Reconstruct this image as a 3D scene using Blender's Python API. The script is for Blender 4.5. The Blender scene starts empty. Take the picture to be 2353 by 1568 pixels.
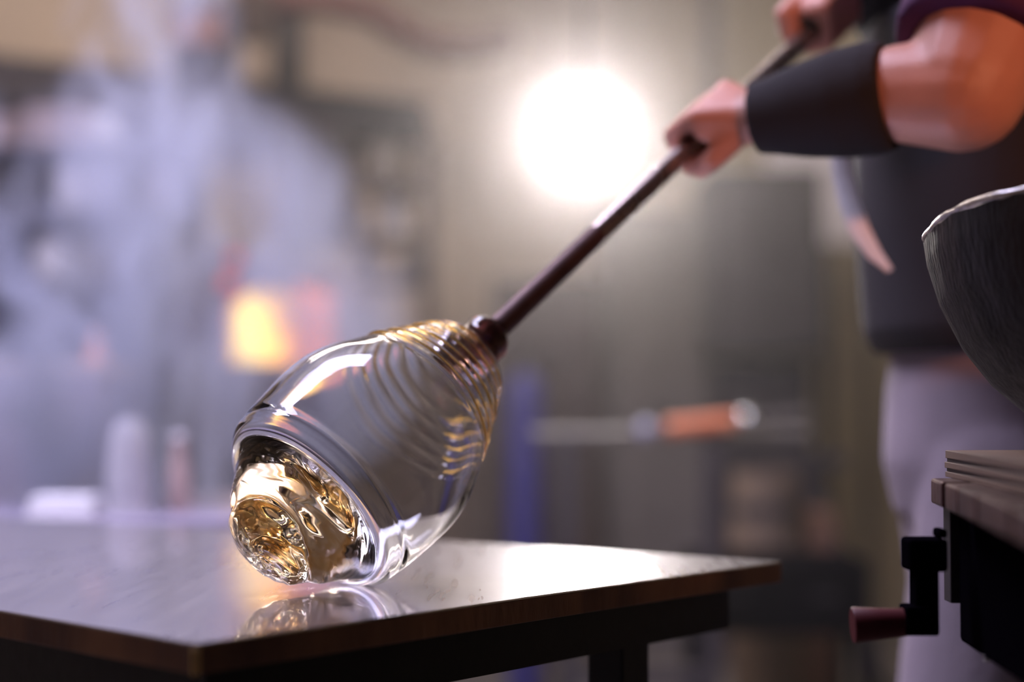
import bpy, bmesh, math, random
from mathutils import Vector, Matrix, noise
random.seed(7)
S = bpy.context.scene
COL = S.collection
PI = math.pi

# ------------------------------------------------------------------ camera
FPX = 2353 * 55.0 / 36.0
HORIZON = 920.0
TABLE_Z = 0.85
CAM_Z = TABLE_Z + 0.1634
PITCH = math.atan((HORIZON - 784.0) / FPX)
CAM = Vector((0, 0, CAM_Z))
FW = Vector((0, math.cos(PITCH), math.sin(PITCH)))
UPV = Vector((0, -math.sin(PITCH), math.cos(PITCH)))
cd = bpy.data.cameras.new('camera')
cam = bpy.data.objects.new('camera', cd)
COL.objects.link(cam)
cam.location = CAM
cam.rotation_euler = (PI / 2 + PITCH, 0, 0)
cd.sensor_width = 36.0
cd.lens = 55.0
cd.clip_start = 0.02
cd.dof.use_dof = True
cd.dof.focus_distance = 1.31
cd.dof.aperture_fstop = 1.5
S.camera = cam

# ------------------------------------------------------------------ world
W = bpy.data.worlds.new('world')
S.world = W
W.use_nodes = True
W.node_tree.nodes['Background'].inputs[0].default_value = (0.42, 0.38, 0.62, 1)
W.node_tree.nodes['Background'].inputs[1].default_value = 0.05


def area_light(name, loc, target, size, power, color, size_y=None, spread=PI):
    l = bpy.data.lights.new(name, 'AREA')
    l.energy = power
    l.color = color
    l.size = size
    l.spread = spread
    if size_y:
        l.shape = 'RECTANGLE'
        l.size_y = size_y
    o = bpy.data.objects.new(name, l)
    COL.objects.link(o)
    o.location = loc
    d = Vector(target) - Vector(loc)
    o.rotation_euler = d.to_track_quat('-Z', 'Y').to_euler()
    return o


# workshop ceiling lights, a cool fill lamp and a warm spot for the arm
area_light('ceiling_light_back', (-0.6, 4.6, 3.25), (-0.6, 4.6, 0), 2.6, 50, (1.0, 0.86, 0.78), 0.5)
area_light('ceiling_light_right', (1.6, 5.6, 3.25), (1.6, 5.6, 0), 1.6, 16, (1.0, 0.90, 0.74), 0.4)
area_light('cool_fill', (-1.05, 2.15, 3.2), (-0.95, 2.85, 0.8), 1.8, 88, (0.72, 0.70, 1.0), 0.8, math.radians(110))  # added fill without a fixture, aimed to brighten smoke and pots
# warm spot for an assumed, unseen furnace; cone narrowed to the worker's arm
fl = bpy.data.lights.new('warm_arm_spot', 'SPOT')
fl.energy = 210
fl.color = (1.0, 0.38, 0.20)
fl.shadow_soft_size = 0.12
fl.spot_size = math.radians(19)
fl.spot_blend = 1.0
flo = bpy.data.objects.new('warm_arm_spot', fl)
COL.objects.link(flo)
flo.location = (1.5, -1.6, 1.95)
flo.rotation_euler = (Vector((0.49, 1.58, 1.27)) - Vector((1.5, -1.6, 1.95))).to_track_quat('-Z', 'Y').to_euler()

S.view_settings.view_transform = 'Standard'
S.view_settings.look = 'None'
S.view_settings.gamma = 1.0
S.view_settings.use_curve_mapping = False
S.view_settings.exposure = 0.0
cy = S.cycles
cy.use_denoising = True
cy.max_bounces = 12
cy.diffuse_bounces = 2
cy.glossy_bounces = 5
cy.transmission_bounces = 10
cy.transparent_max_bounces = 8
cy.volume_bounces = 0
cy.volume_step_rate = 3.0
cy.volume_max_steps = 32
cy.use_adaptive_sampling = True
cy.adaptive_threshold = 0.2
cy.adaptive_min_samples = 16
cy.light_sampling_threshold = 0.03
cy.sample_clamp_indirect = 12.0
cy.caustics_reflective = True
cy.caustics_refractive = True
cy.blur_glossy = 0.3


# ------------------------------------------------------------------ helpers
def P(px, py, D):
    """point seen at (px, py) of the 2353x1568 frame, D metres along the view axis"""
    return CAM + D * (FW + Vector(((px - 1176.5) / FPX, 0, 0)) - UPV * ((py - 784.0) / FPX))


def on_z(px, py, z):
    r = FW + Vector(((px - 1176.5) / FPX, 0, 0)) - UPV * ((py - 784.0) / FPX)
    return CAM + r * ((z - CAM_Z) / r.z)


def zat(py, y):
    return CAM_Z + (HORIZON - py) / FPX * y


def xat(px, y):
    return (px - 1176.5) / FPX * y


class MB:
    def __init__(s):
        s.v = []
        s.f = []

    def add(s, vs, fs):
        n = len(s.v)
        s.v += [Vector(v) for v in vs]
        s.f += [[i + n for i in f] for f in fs]
        return s

    def box(s, a, b, rotz=0, bev=0.0):
        a = Vector(a); b = Vector(b)
        bm = bmesh.new()
        bmesh.ops.create_cube(bm, size=1)
        for v in bm.verts:
            v.co = Vector(((v.co.x) * (b.x - a.x), v.co.y * (b.y - a.y), v.co.z * (b.z - a.z)))
        if bev > 0:
            bmesh.ops.bevel(bm, geom=list(bm.edges), offset=bev, segments=2, affect='EDGES', profile=0.5)
        c = (a + b) / 2
        M = Matrix.Rotation(rotz, 3, 'Z')
        s.add([M @ v.co + c for v in bm.verts], [[v.index for v in f.verts] for f in bm.faces])
        bm.free()
        return s

    def prism(s, pts, z0, z1, bev=0.0):
        bm = bmesh.new()
        lo = [bm.verts.new((p[0], p[1], z0)) for p in pts]
        hi = [bm.verts.new((p[0], p[1], z1)) for p in pts]
        n = len(pts)
        bm.faces.new(hi)
        bm.faces.new(lo[::-1])
        for i in range(n):
            j = (i + 1) % n
            bm.faces.new((lo[i], lo[j], hi[j], hi[i]))
        bmesh.ops.recalc_face_normals(bm, faces=list(bm.faces))
        if bev > 0:
            bmesh.ops.bevel(bm, geom=list(bm.edges), offset=bev, segments=2, affect='EDGES', profile=0.5)
        bm.verts.index_update()
        s.add([v.co.copy() for v in bm.verts], [[v.index for v in f.verts] for f in bm.faces])
        bm.free()
        return s

    def frame(s, ax):
        ax = Vector(ax).normalized()
        t = Vector((0, 0, 1)) if abs(ax.z) < 0.95 else Vector((1, 0, 0))
        e1 = ax.cross(t).normalized()
        return ax, e1, ax.cross(e1).normalized()

    def lathe(s, prof, base=(0, 0, 0), ax=(0, 0, 1), n=32, cap=True):
        """prof: list of (r, h) along ax"""
        ax, e1, e2 = s.frame(ax)
        base = Vector(base)
        vs, fs = [], []
        for (r, h) in prof:
            for k in range(n):
                a = 2 * PI * k / n
                vs.append(base + ax * h + (e1 * math.cos(a) + e2 * math.sin(a)) * max(r, 1e-5))
        for i in range(len(prof) - 1):
            for k in range(n):
                k2 = (k + 1) % n
                fs.append([i * n + k, (i + 1) * n + k, (i + 1) * n + k2, i * n + k2])
        if cap:
            fs.append([k for k in range(n)])
            m = (len(prof) - 1) * n
            fs.append([m + k for k in range(n)][::-1])
        return s.add(vs, fs)

    def tube(s, pts, rad, n=14, flat=1.0, cap=True, ref=None):
        """loft along pts; rad a number or list, entries may be (a, b) for ellipses (a along ref side)"""
        pts = [Vector(p) for p in pts]
        m = len(pts)
        if not isinstance(rad, (list, tuple)):
            rad = [rad] * m
        vs, fs = [], []
        prev = None
        for i, p in enumerate(pts):
            d = (pts[min(i + 1, m - 1)] - pts[max(i - 1, 0)]).normalized()
            if prev is None:
                r0 = Vector(ref) if ref is not None else (Vector((0, 0, 1)) if abs(d.z) < 0.9 else Vector((1, 0, 0)))
            else:
                r0 = prev
            e1 = (r0 - d * r0.dot(d)).normalized()
            prev = e1
            e2 = d.cross(e1)
            ra = rad[i]
            a_, b_ = ra if isinstance(ra, (list, tuple)) else (ra, ra * flat)
            for k in range(n):
                t = 2 * PI * k / n
                vs.append(p + e1 * math.cos(t) * a_ + e2 * math.sin(t) * b_)
        for i in range(m - 1):
            for k in range(n):
                k2 = (k + 1) % n
                fs.append([i * n + k, i * n + k2, (i + 1) * n + k2, (i + 1) * n + k])
        if cap:
            fs.append([k for k in range(n)][::-1])
            fs.append([(m - 1) * n + k for k in range(n)])
        return s.add(vs, fs)

    def capsule(s, p, q, r0, r1, n=16, rings=5):
        """tapered limb piece with round ends"""
        p = Vector(p); q = Vector(q)
        d = (q - p).normalized()
        pts, rad = [], []
        for i in range(rings + 1):
            a = -PI / 2 + (PI / 2) * i / rings
            pts.append(p + d * r0 * math.sin(a)); rad.append(max(r0 * math.cos(a), 1e-4))
        for i in range(rings + 1):
            a = (PI / 2) * i / rings
            pts.append(q + d * r1 * math.sin(a)); rad.append(max(r1 * math.cos(a), 1e-4))
        return s.tube(pts, rad, n)

    def ball(s, c, r, n=16, m=10, sc=(1, 1, 1)):
        prof = []
        vs, fs = [], []
        c = Vector(c)
        for i in range(m + 1):
            t = -PI / 2 + PI * i / m
            for k in range(n):
                a = 2 * PI * k / n
                rr = max(math.cos(t), 1e-4)
                vs.append(c + Vector((math.cos(a) * rr * r * sc[0], math.sin(a) * rr * r * sc[1], math.sin(t) * r * sc[2])))
        for i in range(m):
            for k in range(n):
                k2 = (k + 1) % n
                fs.append([i * n + k, i * n + k2, (i + 1) * n + k2, (i + 1) * n + k])
        return s.add(vs, fs)

    def build(s, name, mat, parent=None, smooth=False, voxel=0, smooth_it=0, origin=None):
        me = bpy.data.meshes.new(name)
        if parent is not None:
            o0 = WORLD[parent.name]
        elif origin is not None:
            o0 = Vector(origin)
        else:
            mn = Vector([min(v[i] for v in s.v) for i in range(3)])
            mx = Vector([max(v[i] for v in s.v) for i in range(3)])
            o0 = Vector(((mn.x + mx.x) / 2, (mn.y + mx.y) / 2, mn.z))
        me.from_pydata([v - o0 for v in s.v], [], s.f)
        me.validate()
        ob = bpy.data.objects.new(name, me)
        COL.objects.link(ob)
        if voxel:
            md = ob.modifiers.new('r', 'REMESH'); md.mode = 'VOXEL'; md.voxel_size = voxel; md.use_smooth_shade = True
            if smooth_it:
                m2 = ob.modifiers.new('s', 'SMOOTH'); m2.iterations = smooth_it; m2.factor = 0.5
            dg = bpy.context.evaluated_depsgraph_get()
            me2 = bpy.data.meshes.new_from_object(ob.evaluated_get(dg))
            ob.modifiers.clear()
            ob.data = me2
            bpy.data.meshes.remove(me)
            me = me2
            me.name = name
            smooth = True
        me.materials.clear()
        me.materials.append(mat)
        if smooth:
            me.polygons.foreach_set('use_smooth', [True] * len(me.polygons))
            if not voxel:
                try:
                    me.set_sharp_from_angle(angle=math.radians(50))
                except Exception:
                    pass
        if parent is not None:
            ob.parent = parent
            WORLD[ob.name] = o0
            ob.location = (0, 0, 0)
        else:
            ob.location = o0
            WORLD[ob.name] = o0
        return ob


WORLD = {}


def tag(o, label, cat, group=None):
    o['label'] = label
    o['category'] = cat
    if group:
        o['group'] = group
    return o


def thing(name, label, cat, loc, group=None):
    o = bpy.data.objects.new(name, None)
    COL.objects.link(o)
    o.location = loc
    o.empty_display_size = 0.05
    WORLD[o.name] = Vector(loc)
    return tag(o, label, cat, group)


def struct(o):
    o['kind'] = 'structure'
    return o


# ------------------------------------------------------------------ materials
def mat(name, col, rough=0.6, metal=0.0, noise_amt=0.0, noise_scale=8.0, bump=0.0, bump_scale=60.0, spec=0.5,
        col2=None, emit=None, estr=0.0, stretch=(1, 1, 1), rough_var=0.0, sss=0.0, coat=0.0):
    m = bpy.data.materials.new(name)
    m.use_nodes = True
    nt = m.node_tree
    b = nt.nodes['Principled BSDF']
    b.inputs['Base Color'].default_value = (*col, 1)
    b.inputs['Roughness'].default_value = rough
    b.inputs['Metallic'].default_value = metal
    b.inputs['Specular IOR Level'].default_value = spec
    b.inputs['Coat Weight'].default_value = coat
    if sss:
        b.inputs['Subsurface Weight'].default_value = sss
        b.inputs['Subsurface Radius'].default_value = (0.02, 0.006, 0.003)
        b.inputs['Subsurface Scale'].default_value = 1.0
    if emit:
        b.inputs['Emission Color'].default_value = (*emit, 1)
        b.inputs['Emission Strength'].default_value = estr
    if noise_amt or col2 or rough_var or bump:
        tc = nt.nodes.new('ShaderNodeTexCoord')
        mp = nt.nodes.new('ShaderNodeMapping')
        mp.inputs['Scale'].default_value = stretch
        nt.links.new(tc.outputs['Object'], mp.inputs[0])
    if noise_amt or col2 or rough_var:
        nz = nt.nodes.new('ShaderNodeTexNoise')
        nz.inputs['Scale'].default_value = noise_scale
        nz.inputs['Detail'].default_value = 6
        nt.links.new(mp.outputs[0], nz.inputs['Vector'])
        mx = nt.nodes.new('ShaderNodeMix')
        mx.data_type = 'RGBA'
        c2 = col2 if col2 else tuple(max(0, c * (1 - noise_amt)) for c in col)
        mx.inputs['A'].default_value = (*col, 1)
        mx.inputs['B'].default_value = (*c2, 1)
        rp = nt.nodes.new('ShaderNodeMapRange')
        rp.inputs['From Min'].default_value = 0.35
        rp.inputs['From Max'].default_value = 0.65
        nt.links.new(nz.outputs['Fac'], rp.inputs['Value'])
        nt.links.new(rp.outputs['Result'], mx.inputs['Factor'])
        nt.links.new(mx.outputs['Result'], b.inputs['Base Color'])
        if rough_var:
            r2 = nt.nodes.new('ShaderNodeMapRange')
            r2.inputs['From Min'].default_value = 0.3
            r2.inputs['From Max'].default_value = 0.7
            r2.inputs['To Min'].default_value = max(0, rough - rough_var)
            r2.inputs['To Max'].default_value = rough + rough_var
            nt.links.new(nz.outputs['Fac'], r2.inputs['Value'])
            nt.links.new(r2.outputs['Result'], b.inputs['Roughness'])
    if bump:
        n2 = nt.nodes.new('ShaderNodeTexNoise')
        n2.inputs['Scale'].default_value = bump_scale
        n2.inputs['Detail'].default_value = 5
        nt.links.new(mp.outputs[0], n2.inputs['Vector'])
        bp = nt.nodes.new('ShaderNodeBump')
        bp.inputs['Strength'].default_value = bump
        bp.inputs['Distance'].default_value = 0.004
        nt.links.new(n2.outputs['Fac'], bp.inputs['Height'])
        nt.links.new(bp.outputs[0], b.inputs['Normal'])
    return m


def glass_mat(name, col, rough=0.0, ior=1.5, col2=None, scale=20.0, bump=0.0, bump_scale=30):
    m = bpy.data.materials.new(name)
    m.use_nodes = True
    nt = m.node_tree
    b = nt.nodes['Principled BSDF']
    b.inputs['Base Color'].default_value = (*col, 1)
    b.inputs['Roughness'].default_value = rough
    b.inputs['IOR'].default_value = ior
    b.inputs['Transmission Weight'].default_value = 1.0
    tc = nt.nodes.new('ShaderNodeTexCoord')
    if col2:
        nz = nt.nodes.new('ShaderNodeTexNoise')
        nz.inputs['Scale'].default_value = scale
        nz.inputs['Detail'].default_value = 3
        nz.inputs['Distortion'].default_value = 1.5
        nt.links.new(tc.outputs['Object'], nz.inputs['Vector'])
        rp = nt.nodes.new('ShaderNodeMapRange')
        rp.inputs['From Min'].default_value = 0.42
        rp.inputs['From Max'].default_value = 0.58
        nt.links.new(nz.outputs['Fac'], rp.inputs['Value'])
        mx = nt.nodes.new('ShaderNodeMix')
        mx.data_type = 'RGBA'
        mx.inputs['A'].default_value = (*col, 1)
        mx.inputs['B'].default_value = (*col2, 1)
        nt.links.new(rp.outputs['Result'], mx.inputs['Factor'])
        nt.links.new(mx.outputs['Result'], b.inputs['Base Color'])
    if bump:
        n2 = nt.nodes.new('ShaderNodeTexNoise')
        n2.inputs['Scale'].default_value = bump_scale
        n2.inputs['Detail'].default_value = 2
        nt.links.new(tc.outputs['Object'], n2.inputs['Vector'])
        bp = nt.nodes.new('ShaderNodeBump')
        bp.inputs['Strength'].default_value = bump
        bp.inputs['Distance'].default_value = 0.01
        nt.links.new(n2.outputs['Fac'], bp.inputs['Height'])
        nt.links.new(bp.outputs[0], b.inputs['Normal'])
    return m


def emit_mat(name, col, strength):
    m = bpy.data.materials.new(name)
    m.use_nodes = True
    nt = m.node_tree
    nt.nodes.clear()
    e = nt.nodes.new('ShaderNodeEmission')
    e.inputs[0].default_value = (*col, 1)
    e.inputs[1].default_value = strength
    o = nt.nodes.new('ShaderNodeOutputMaterial')
    nt.links.new(e.outputs[0], o.inputs[0])
    return m


M = {}
M['wall'] = mat('cream_wall', (0.60, 0.48, 0.38), 0.85, noise_amt=0.12, noise_scale=2.0)
M['wall_dim'] = mat('cream_wall_dim', (0.52, 0.42, 0.28), 0.85, noise_amt=0.15, noise_scale=2.0)  # the same wall, with its dimmer light put into the colour
M['floor'] = mat('concrete_floor', (0.20, 0.17, 0.15), 0.5, noise_amt=0.3, noise_scale=4.0)
M['ceil'] = mat('ceiling', (0.35, 0.30, 0.27), 0.9)
M['beam'] = mat('dark_beam', (0.055, 0.045, 0.06), 0.6)
M['black'] = mat('black_paint', (0.004, 0.003, 0.005), 0.7, spec=0.0)
M['blacksteel'] = mat('black_steel', (0.012, 0.010, 0.014), 0.45, metal=0.3, bump=0.1)
M['grey'] = mat('grey_paint', (0.21, 0.18, 0.165), 0.6, noise_amt=0.1)
M['dgrey'] = mat('dark_grey', (0.050, 0.040, 0.043), 0.6, noise_amt=0.15)
M['brown'] = mat('dark_brown', (0.10, 0.07, 0.06), 0.6, noise_amt=0.2)
M['bluecyl'] = mat('blue_cylinder', (0.05, 0.045, 0.22), 0.45)
M['white'] = mat('white_ceramic', (0.78, 0.74, 0.74), 0.5)
M['pink'] = mat('pinkish_box', (0.62, 0.46, 0.42), 0.7, noise_amt=0.1)
M['mauve'] = mat('mauve_board', (0.30, 0.22, 0.30), 0.7, noise_amt=0.15, noise_scale=3)
M['orange'] = mat('orange_grip', (0.80, 0.20, 0.07), 0.5)
M['cone'] = mat('orange_cone', (0.85, 0.33, 0.18), 0.6)
M['tan'] = mat('tan', (0.22, 0.15, 0.10), 0.7, noise_amt=0.2)
M['rubred'] = mat('red_brown_pipe', (0.16, 0.06, 0.05), 0.5)
M['chrome'] = mat('steel_bright', (0.55, 0.55, 0.58), 0.25, metal=1.0)
M['firebrick'] = mat('furnace_shell', (0.22, 0.15, 0.15), 0.6, noise_amt=0.25, noise_scale=12)
M['skin'] = mat('skin', (0.68, 0.31, 0.22), 0.5, noise_amt=0.10, noise_scale=14, bump=0.10, bump_scale=220)
M['shirt'] = mat('purple_tshirt', (0.085, 0.018, 0.080), 0.85, bump=0.15, bump_scale=500)
M['apron'] = mat('black_apron', (0.018, 0.013, 0.018), 0.8, bump=0.2, bump_scale=200)
M['sleeve'] = mat('black_sleeve', (0.018, 0.015, 0.018), 0.9, bump=0.2, bump_scale=400)
M['trouser'] = mat('lavender_trousers', (0.36, 0.29, 0.33), 0.85, noise_amt=0.2, noise_scale=7, bump=0.25, bump_scale=120)
M['hair'] = mat('dark_hair', (0.03, 0.02, 0.015), 0.6)
M['strap'] = mat('pale_strap', (0.85, 0.82, 0.84), 0.7)
M['shoe'] = mat('magenta_shoe', (0.16, 0.02, 0.12), 0.6)
M['pipe'] = mat('blowpipe_steel', (0.44, 0.36, 0.33), 0.27, metal=1.0, noise_amt=0.25, noise_scale=30, rough_var=0.08)
M['pipe_hot'] = mat('scaled_pipe_end', (0.10, 0.05, 0.045), 0.5, metal=0.5, noise_amt=0.4, noise_scale=40)
M['charred'] = mat('charred_wood', (0.016, 0.012, 0.011), 0.5, noise_amt=0.6, noise_scale=9, stretch=(6, 6, 0.8), bump=0.8, bump_scale=45, rough_var=0.12)
M['rim'] = mat('worn_rim', (0.80, 0.76, 0.74), 0.24, metal=0.9, noise_amt=0.4, noise_scale=60, bump=0.5, bump_scale=90)
M['ply_a'] = mat('ply_light', (0.28, 0.17, 0.115), 0.6, noise_amt=0.35, noise_scale=10, stretch=(1, 0.15, 1))
M['ply_b'] = mat('ply_dark', (0.045, 0.022, 0.02), 0.6, noise_amt=0.35, noise_scale=10, stretch=(1, 0.15, 1))
M['rustplate'] = mat('rusty_plate', (0.20, 0.10, 0.085), 0.32, metal=0.6, noise_amt=0.4, noise_scale=30, bump=0.3, bump_scale=90, col2=(0.10, 0.05, 0.05))
M['redgrip'] = mat('red_grip', (0.12, 0.006, 0.010), 0.55)
M['lamp_body'] = mat('lamp_body', (0.05, 0.05, 0.05), 0.5)
M['amberdrop'] = mat('orange_glow', (0.3, 0.1, 0.05), 0.5)
M['lens'] = emit_mat('lamp_lens', (1.0, 0.93, 0.88), 360.0)
m = bpy.data.materials.new('fire_glow')
m.use_nodes = True
nt = m.node_tree
nt.nodes.clear()
tc = nt.nodes.new('ShaderNodeTexCoord')
sx = nt.nodes.new('ShaderNodeSeparateXYZ')
nt.links.new(tc.outputs['Generated'], sx.inputs[0])
rp = nt.nodes.new('ShaderNodeValToRGB')             # hottest near the burner on one side of the chamber
rp.color_ramp.elements[0].position = 0.25
rp.color_ramp.elements[0].color = (1.0, 0.66, 0.17, 1)
rp.color_ramp.elements[1].position = 0.95
rp.color_ramp.elements[1].color = (0.80, 0.20, 0.03, 1)
nt.links.new(sx.outputs['X'], rp.inputs[0])
e = nt.nodes.new('ShaderNodeEmission')
e.inputs[1].default_value = 3.2
nt.links.new(rp.outputs[0], e.inputs[0])
o = nt.nodes.new('ShaderNodeOutputMaterial')
nt.links.new(e.outputs[0], o.inputs[0])
M['fire'] = m
M['firewall'] = emit_mat('fire_wall', (1.0, 0.22, 0.06), 1.6)
M['redlight'] = emit_mat('red_indicator', (1.0, 0.12, 0.12), 0.9)

# marver surface: brushed, scratched steel
m = bpy.data.materials.new('marver_steel')
m.use_nodes = True
nt = m.node_tree
b = nt.nodes['Principled BSDF']
b.inputs['Metallic'].default_value = 1.0
tc = nt.nodes.new('ShaderNodeTexCoord')
mp = nt.nodes.new('ShaderNodeMapping')
mp.inputs['Rotation'].default_value = (0, 0, math.radians(-48))
mp.inputs['Scale'].default_value = (40, 3, 1)
nt.links.new(tc.outputs['Object'], mp.inputs[0])
n1 = nt.nodes.new('ShaderNodeTexNoise'); n1.inputs['Scale'].default_value = 3.0; n1.inputs['Detail'].default_value = 6
nt.links.new(mp.outputs[0], n1.inputs['Vector'])
n2 = nt.nodes.new('ShaderNodeTexNoise'); n2.inputs['Scale'].default_value = 5.0; n2.inputs['Detail'].default_value = 5
nt.links.new(tc.outputs['Object'], n2.inputs['Vector'])
ad = nt.nodes.new('ShaderNodeMath'); ad.operation = 'ADD'
nt.links.new(n1.outputs['Fac'], ad.inputs[0]); nt.links.new(n2.outputs['Fac'], ad.inputs[1])
rr = nt.nodes.new('ShaderNodeMapRange')
rr.inputs['From Min'].default_value = 0.7; rr.inputs['From Max'].default_value = 1.3
rr.inputs['To Min'].default_value = 0.26; rr.inputs['To Max'].default_value = 0.32
nt.links.new(ad.outputs[0], rr.inputs['Value'])
nt.links.new(rr.outputs['Result'], b.inputs['Roughness'])
cr = nt.nodes.new('ShaderNodeMix'); cr.data_type = 'RGBA'
cr.inputs['A'].default_value = (0.80, 0.76, 0.80, 1); cr.inputs['B'].default_value = (0.62, 0.58, 0.62, 1)
nt.links.new(n2.outputs['Fac'], cr.inputs['Factor'])
nt.links.new(cr.outputs['Result'], b.inputs['Base Color'])
bp = nt.nodes.new('ShaderNodeBump'); bp.inputs['Strength'].default_value = 0.012; bp.inputs['Distance'].default_value = 0.001
nt.links.new(n1.outputs['Fac'], bp.inputs['Height'])
nt.links.new(bp.outputs[0], b.inputs['Normal'])
g2 = nt.nodes.new('ShaderNodeBsdfAnisotropic')
g2.inputs['Roughness'].default_value = 0.05
nt.links.new(cr.outputs['Result'], g2.inputs['Color'])
mxs = nt.nodes.new('ShaderNodeMixShader')
mxs.inputs[0].default_value = 0.55
nt.links.new(b.outputs[0], mxs.inputs[1]); nt.links.new(g2.outputs[0], mxs.inputs[2])
nt.links.new(mxs.outputs[0], nt.nodes['Material Output'].inputs['Surface'])
M['marver'] = m
M['marver_edge'] = mat('rusty_edge', (0.34, 0.17, 0.10), 0.5, metal=0.6, noise_amt=0.5, noise_scale=14, stretch=(1, 1, 0.3), bump=0.3, bump_scale=120, col2=(0.16, 0.085, 0.07))
M['brass'] = mat('worn_corner', (0.75, 0.50, 0.22), 0.35, metal=0.9)

M['glass'] = glass_mat('clear_glass', (0.97, 0.97, 0.98), 0.0, 1.5)
M['amber'] = glass_mat('amber_glass', (0.97, 0.80, 0.46), 0.0, 1.5, col2=(0.72, 0.40, 0.11), scale=24.0)
M['thread'] = glass_mat('amber_thread', (0.95, 0.62, 0.18), 0.03, 1.5)
M['moil'] = glass_mat('cooling_moil', (0.35, 0.13, 0.10), 0.1, 1.5)

# ------------------------------------------------------------------ room
ROOM = 3.4
struct(MB().box((-4.4, -2.2, -0.1), (3.8, 7.3, 0.0)).build('floor', M['floor']))
struct(MB().box((-4.4, -2.2, ROOM), (3.8, 7.3, ROOM + 0.1)).build('ceiling', M['ceil']))
WL0, WL1 = Vector((-4.3, 4.2, 0)), Vector((0.45, 7.0, 0))
wdir = (WL1 - WL0).normalized(); wn = Vector((-wdir.y, wdir.x, 0))
struct(MB().prism([WL0, WL1, WL1 + wn * 0.1, WL0 + wn * 0.1], 0, ROOM).build('wall_left', M['wall']))
struct(MB().box((0.40, 7.0, 0), (3.8, 7.1, ROOM)).build('wall_back', M['wall_dim']))
struct(MB().box((3.6, -2.2, 0), (3.7, 7.0, ROOM)).build('wall_right', M['wall_dim']))
struct(MB().box((-4.3, -2.2, 0), (-4.2, 4.3, ROOM)).build('wall_side', M['wall']))


def wall_pt(px, off=0.0):
    """x,y on the slanted wall at image column px, off metres in front of it"""
    k = (px - 1176.5) / FPX
    a = WL0 - wn * off
    # a + t*wdir with x = k*y
    t = (k * a.y - a.x) / (wdir.x - k * wdir.y)
    return a + wdir * t


# dark lintel along the slanted wall
a_, b_ = wall_pt(-300, 0.02), wall_pt(945, 0.02)
za = zat(232, wall_pt(500).y)
mb = MB().prism([a_, b_, b_ - wn * 0.14, a_ - wn * 0.14], za - 0.11, za + 0.06)
struct(mb.build('trim_1', M['beam']))
a_ = wall_pt(648, 0.03)
mb = MB().prism([a_ - wdir * 0.045, a_ + wdir * 0.045, a_ + wdir * 0.045 - wn * 0.09, a_ - wdir * 0.045 - wn * 0.09], za + 0.06, ROOM)
struct(mb.build('trim_2', M['dgrey']))
# conduit on the back wall
mb = MB().tube([(xat(1640, 6.95), 6.95, 2.35), (xat(1640, 6.95), 6.95, ROOM)], 0.03)
struct(mb.build('trim_3', M['grey'], smooth=True))

# ------------------------------------------------------------------ marver table
N = on_z(450, 1480, TABLE_Z); R = on_z(1795, 1290, TABLE_Z)
Bk = on_z(1057, 1248, TABLE_Z); L = on_z(0, 1403, TABLE_Z)
dl = (L - N).normalized(); db = (Bk - R).normalized()
FL = N + dl * 1.05
BL = R + db * 1.18
TH = 0.021
tb = thing('marver_table', 'steel marver table with a polished top and rusty brown edges', 'table', (N + R + FL + BL) / 4 * 1.0 - Vector((0, 0, TABLE_Z)))
mid = (R + BL) / 2 + (R - N).normalized() * 0.012
mid2 = R.lerp(BL, 0.22) + (R - N).normalized() * 0.009
MB().prism([N, R, mid2, mid, BL, FL], TABLE_Z - 0.0015, TABLE_Z).build('polished_top', M['marver'], tb)
ins = 0.0008
cen = (N + R + FL + BL) / 4
MB().prism([p + (p - cen).normalized() * 0.0004 for p in [N, R, mid2, mid, BL, FL]], TABLE_Z - TH, TABLE_Z - 0.0017, bev=0.0008).build('slab', M['marver_edge'], tb)
MB().tube([N + Vector((0, -0.0005, -0.003)), N + Vector((0, -0.0005, -TH))], 0.0032, 10).build('worn_corner', M['brass'], tb, smooth=True)


def inset(p, q, r, d):
    """corner q moved inwards by d from both edges p-q, q-r"""
    u = (p - q).normalized(); v = (r - q).normalized()
    s_ = (u + v).normalized()
    sn = math.sqrt(max(1e-6, 1 - u.dot(s_) ** 2))
    return q + s_ * (d / sn)


quad = [N, R, BL, FL]
iq = [inset(quad[i - 1], quad[i], quad[(i + 1) % 4], 0.035) for i in range(4)]
iq2 = [inset(quad[i - 1], quad[i], quad[(i + 1) % 4], 0.041) for i in range(4)]
for i in range(4):
    j = (i + 1) % 4
    MB().prism([iq[i], iq[j], iq2[j], iq2[i]], TABLE_Z - TH - 0.046, TABLE_Z - TH).build('rail', M['blacksteel'], tb)
    c = inset(quad[i - 1], quad[i], quad[j], 0.064)
    u = (quad[j] - quad[i]).normalized()
    if i in (0, 1, 2, 3):
        w = 0.021
        # keep legs just inside the rails; the right-hand one stands back along the edge
        if i == 1:
            c = P(1566, 1500, 1.44); c.z = 0
            # put it inside the front rail
            e = (R - N).normalized(); nrm = Vector((-e.y, e.x, 0))
            t_ = (Vector((c.x, c.y, 0)) - Vector((N.x, N.y, 0))).dot(e)
            c = Vector((N.x, N.y, 0)) + e * t_ + nrm * 0.063
            u = e
        v_ = Vector((-u.y, u.x, 0))
        pts = [c + u * w + v_ * w, c - u * w + v_ * w, c - u * w - v_ * w, c + u * w - v_ * w]
        MB().prism(pts, 0, TABLE_Z - TH - 0.001, bev=0.002).build('leg', M['blacksteel'], tb)

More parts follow.
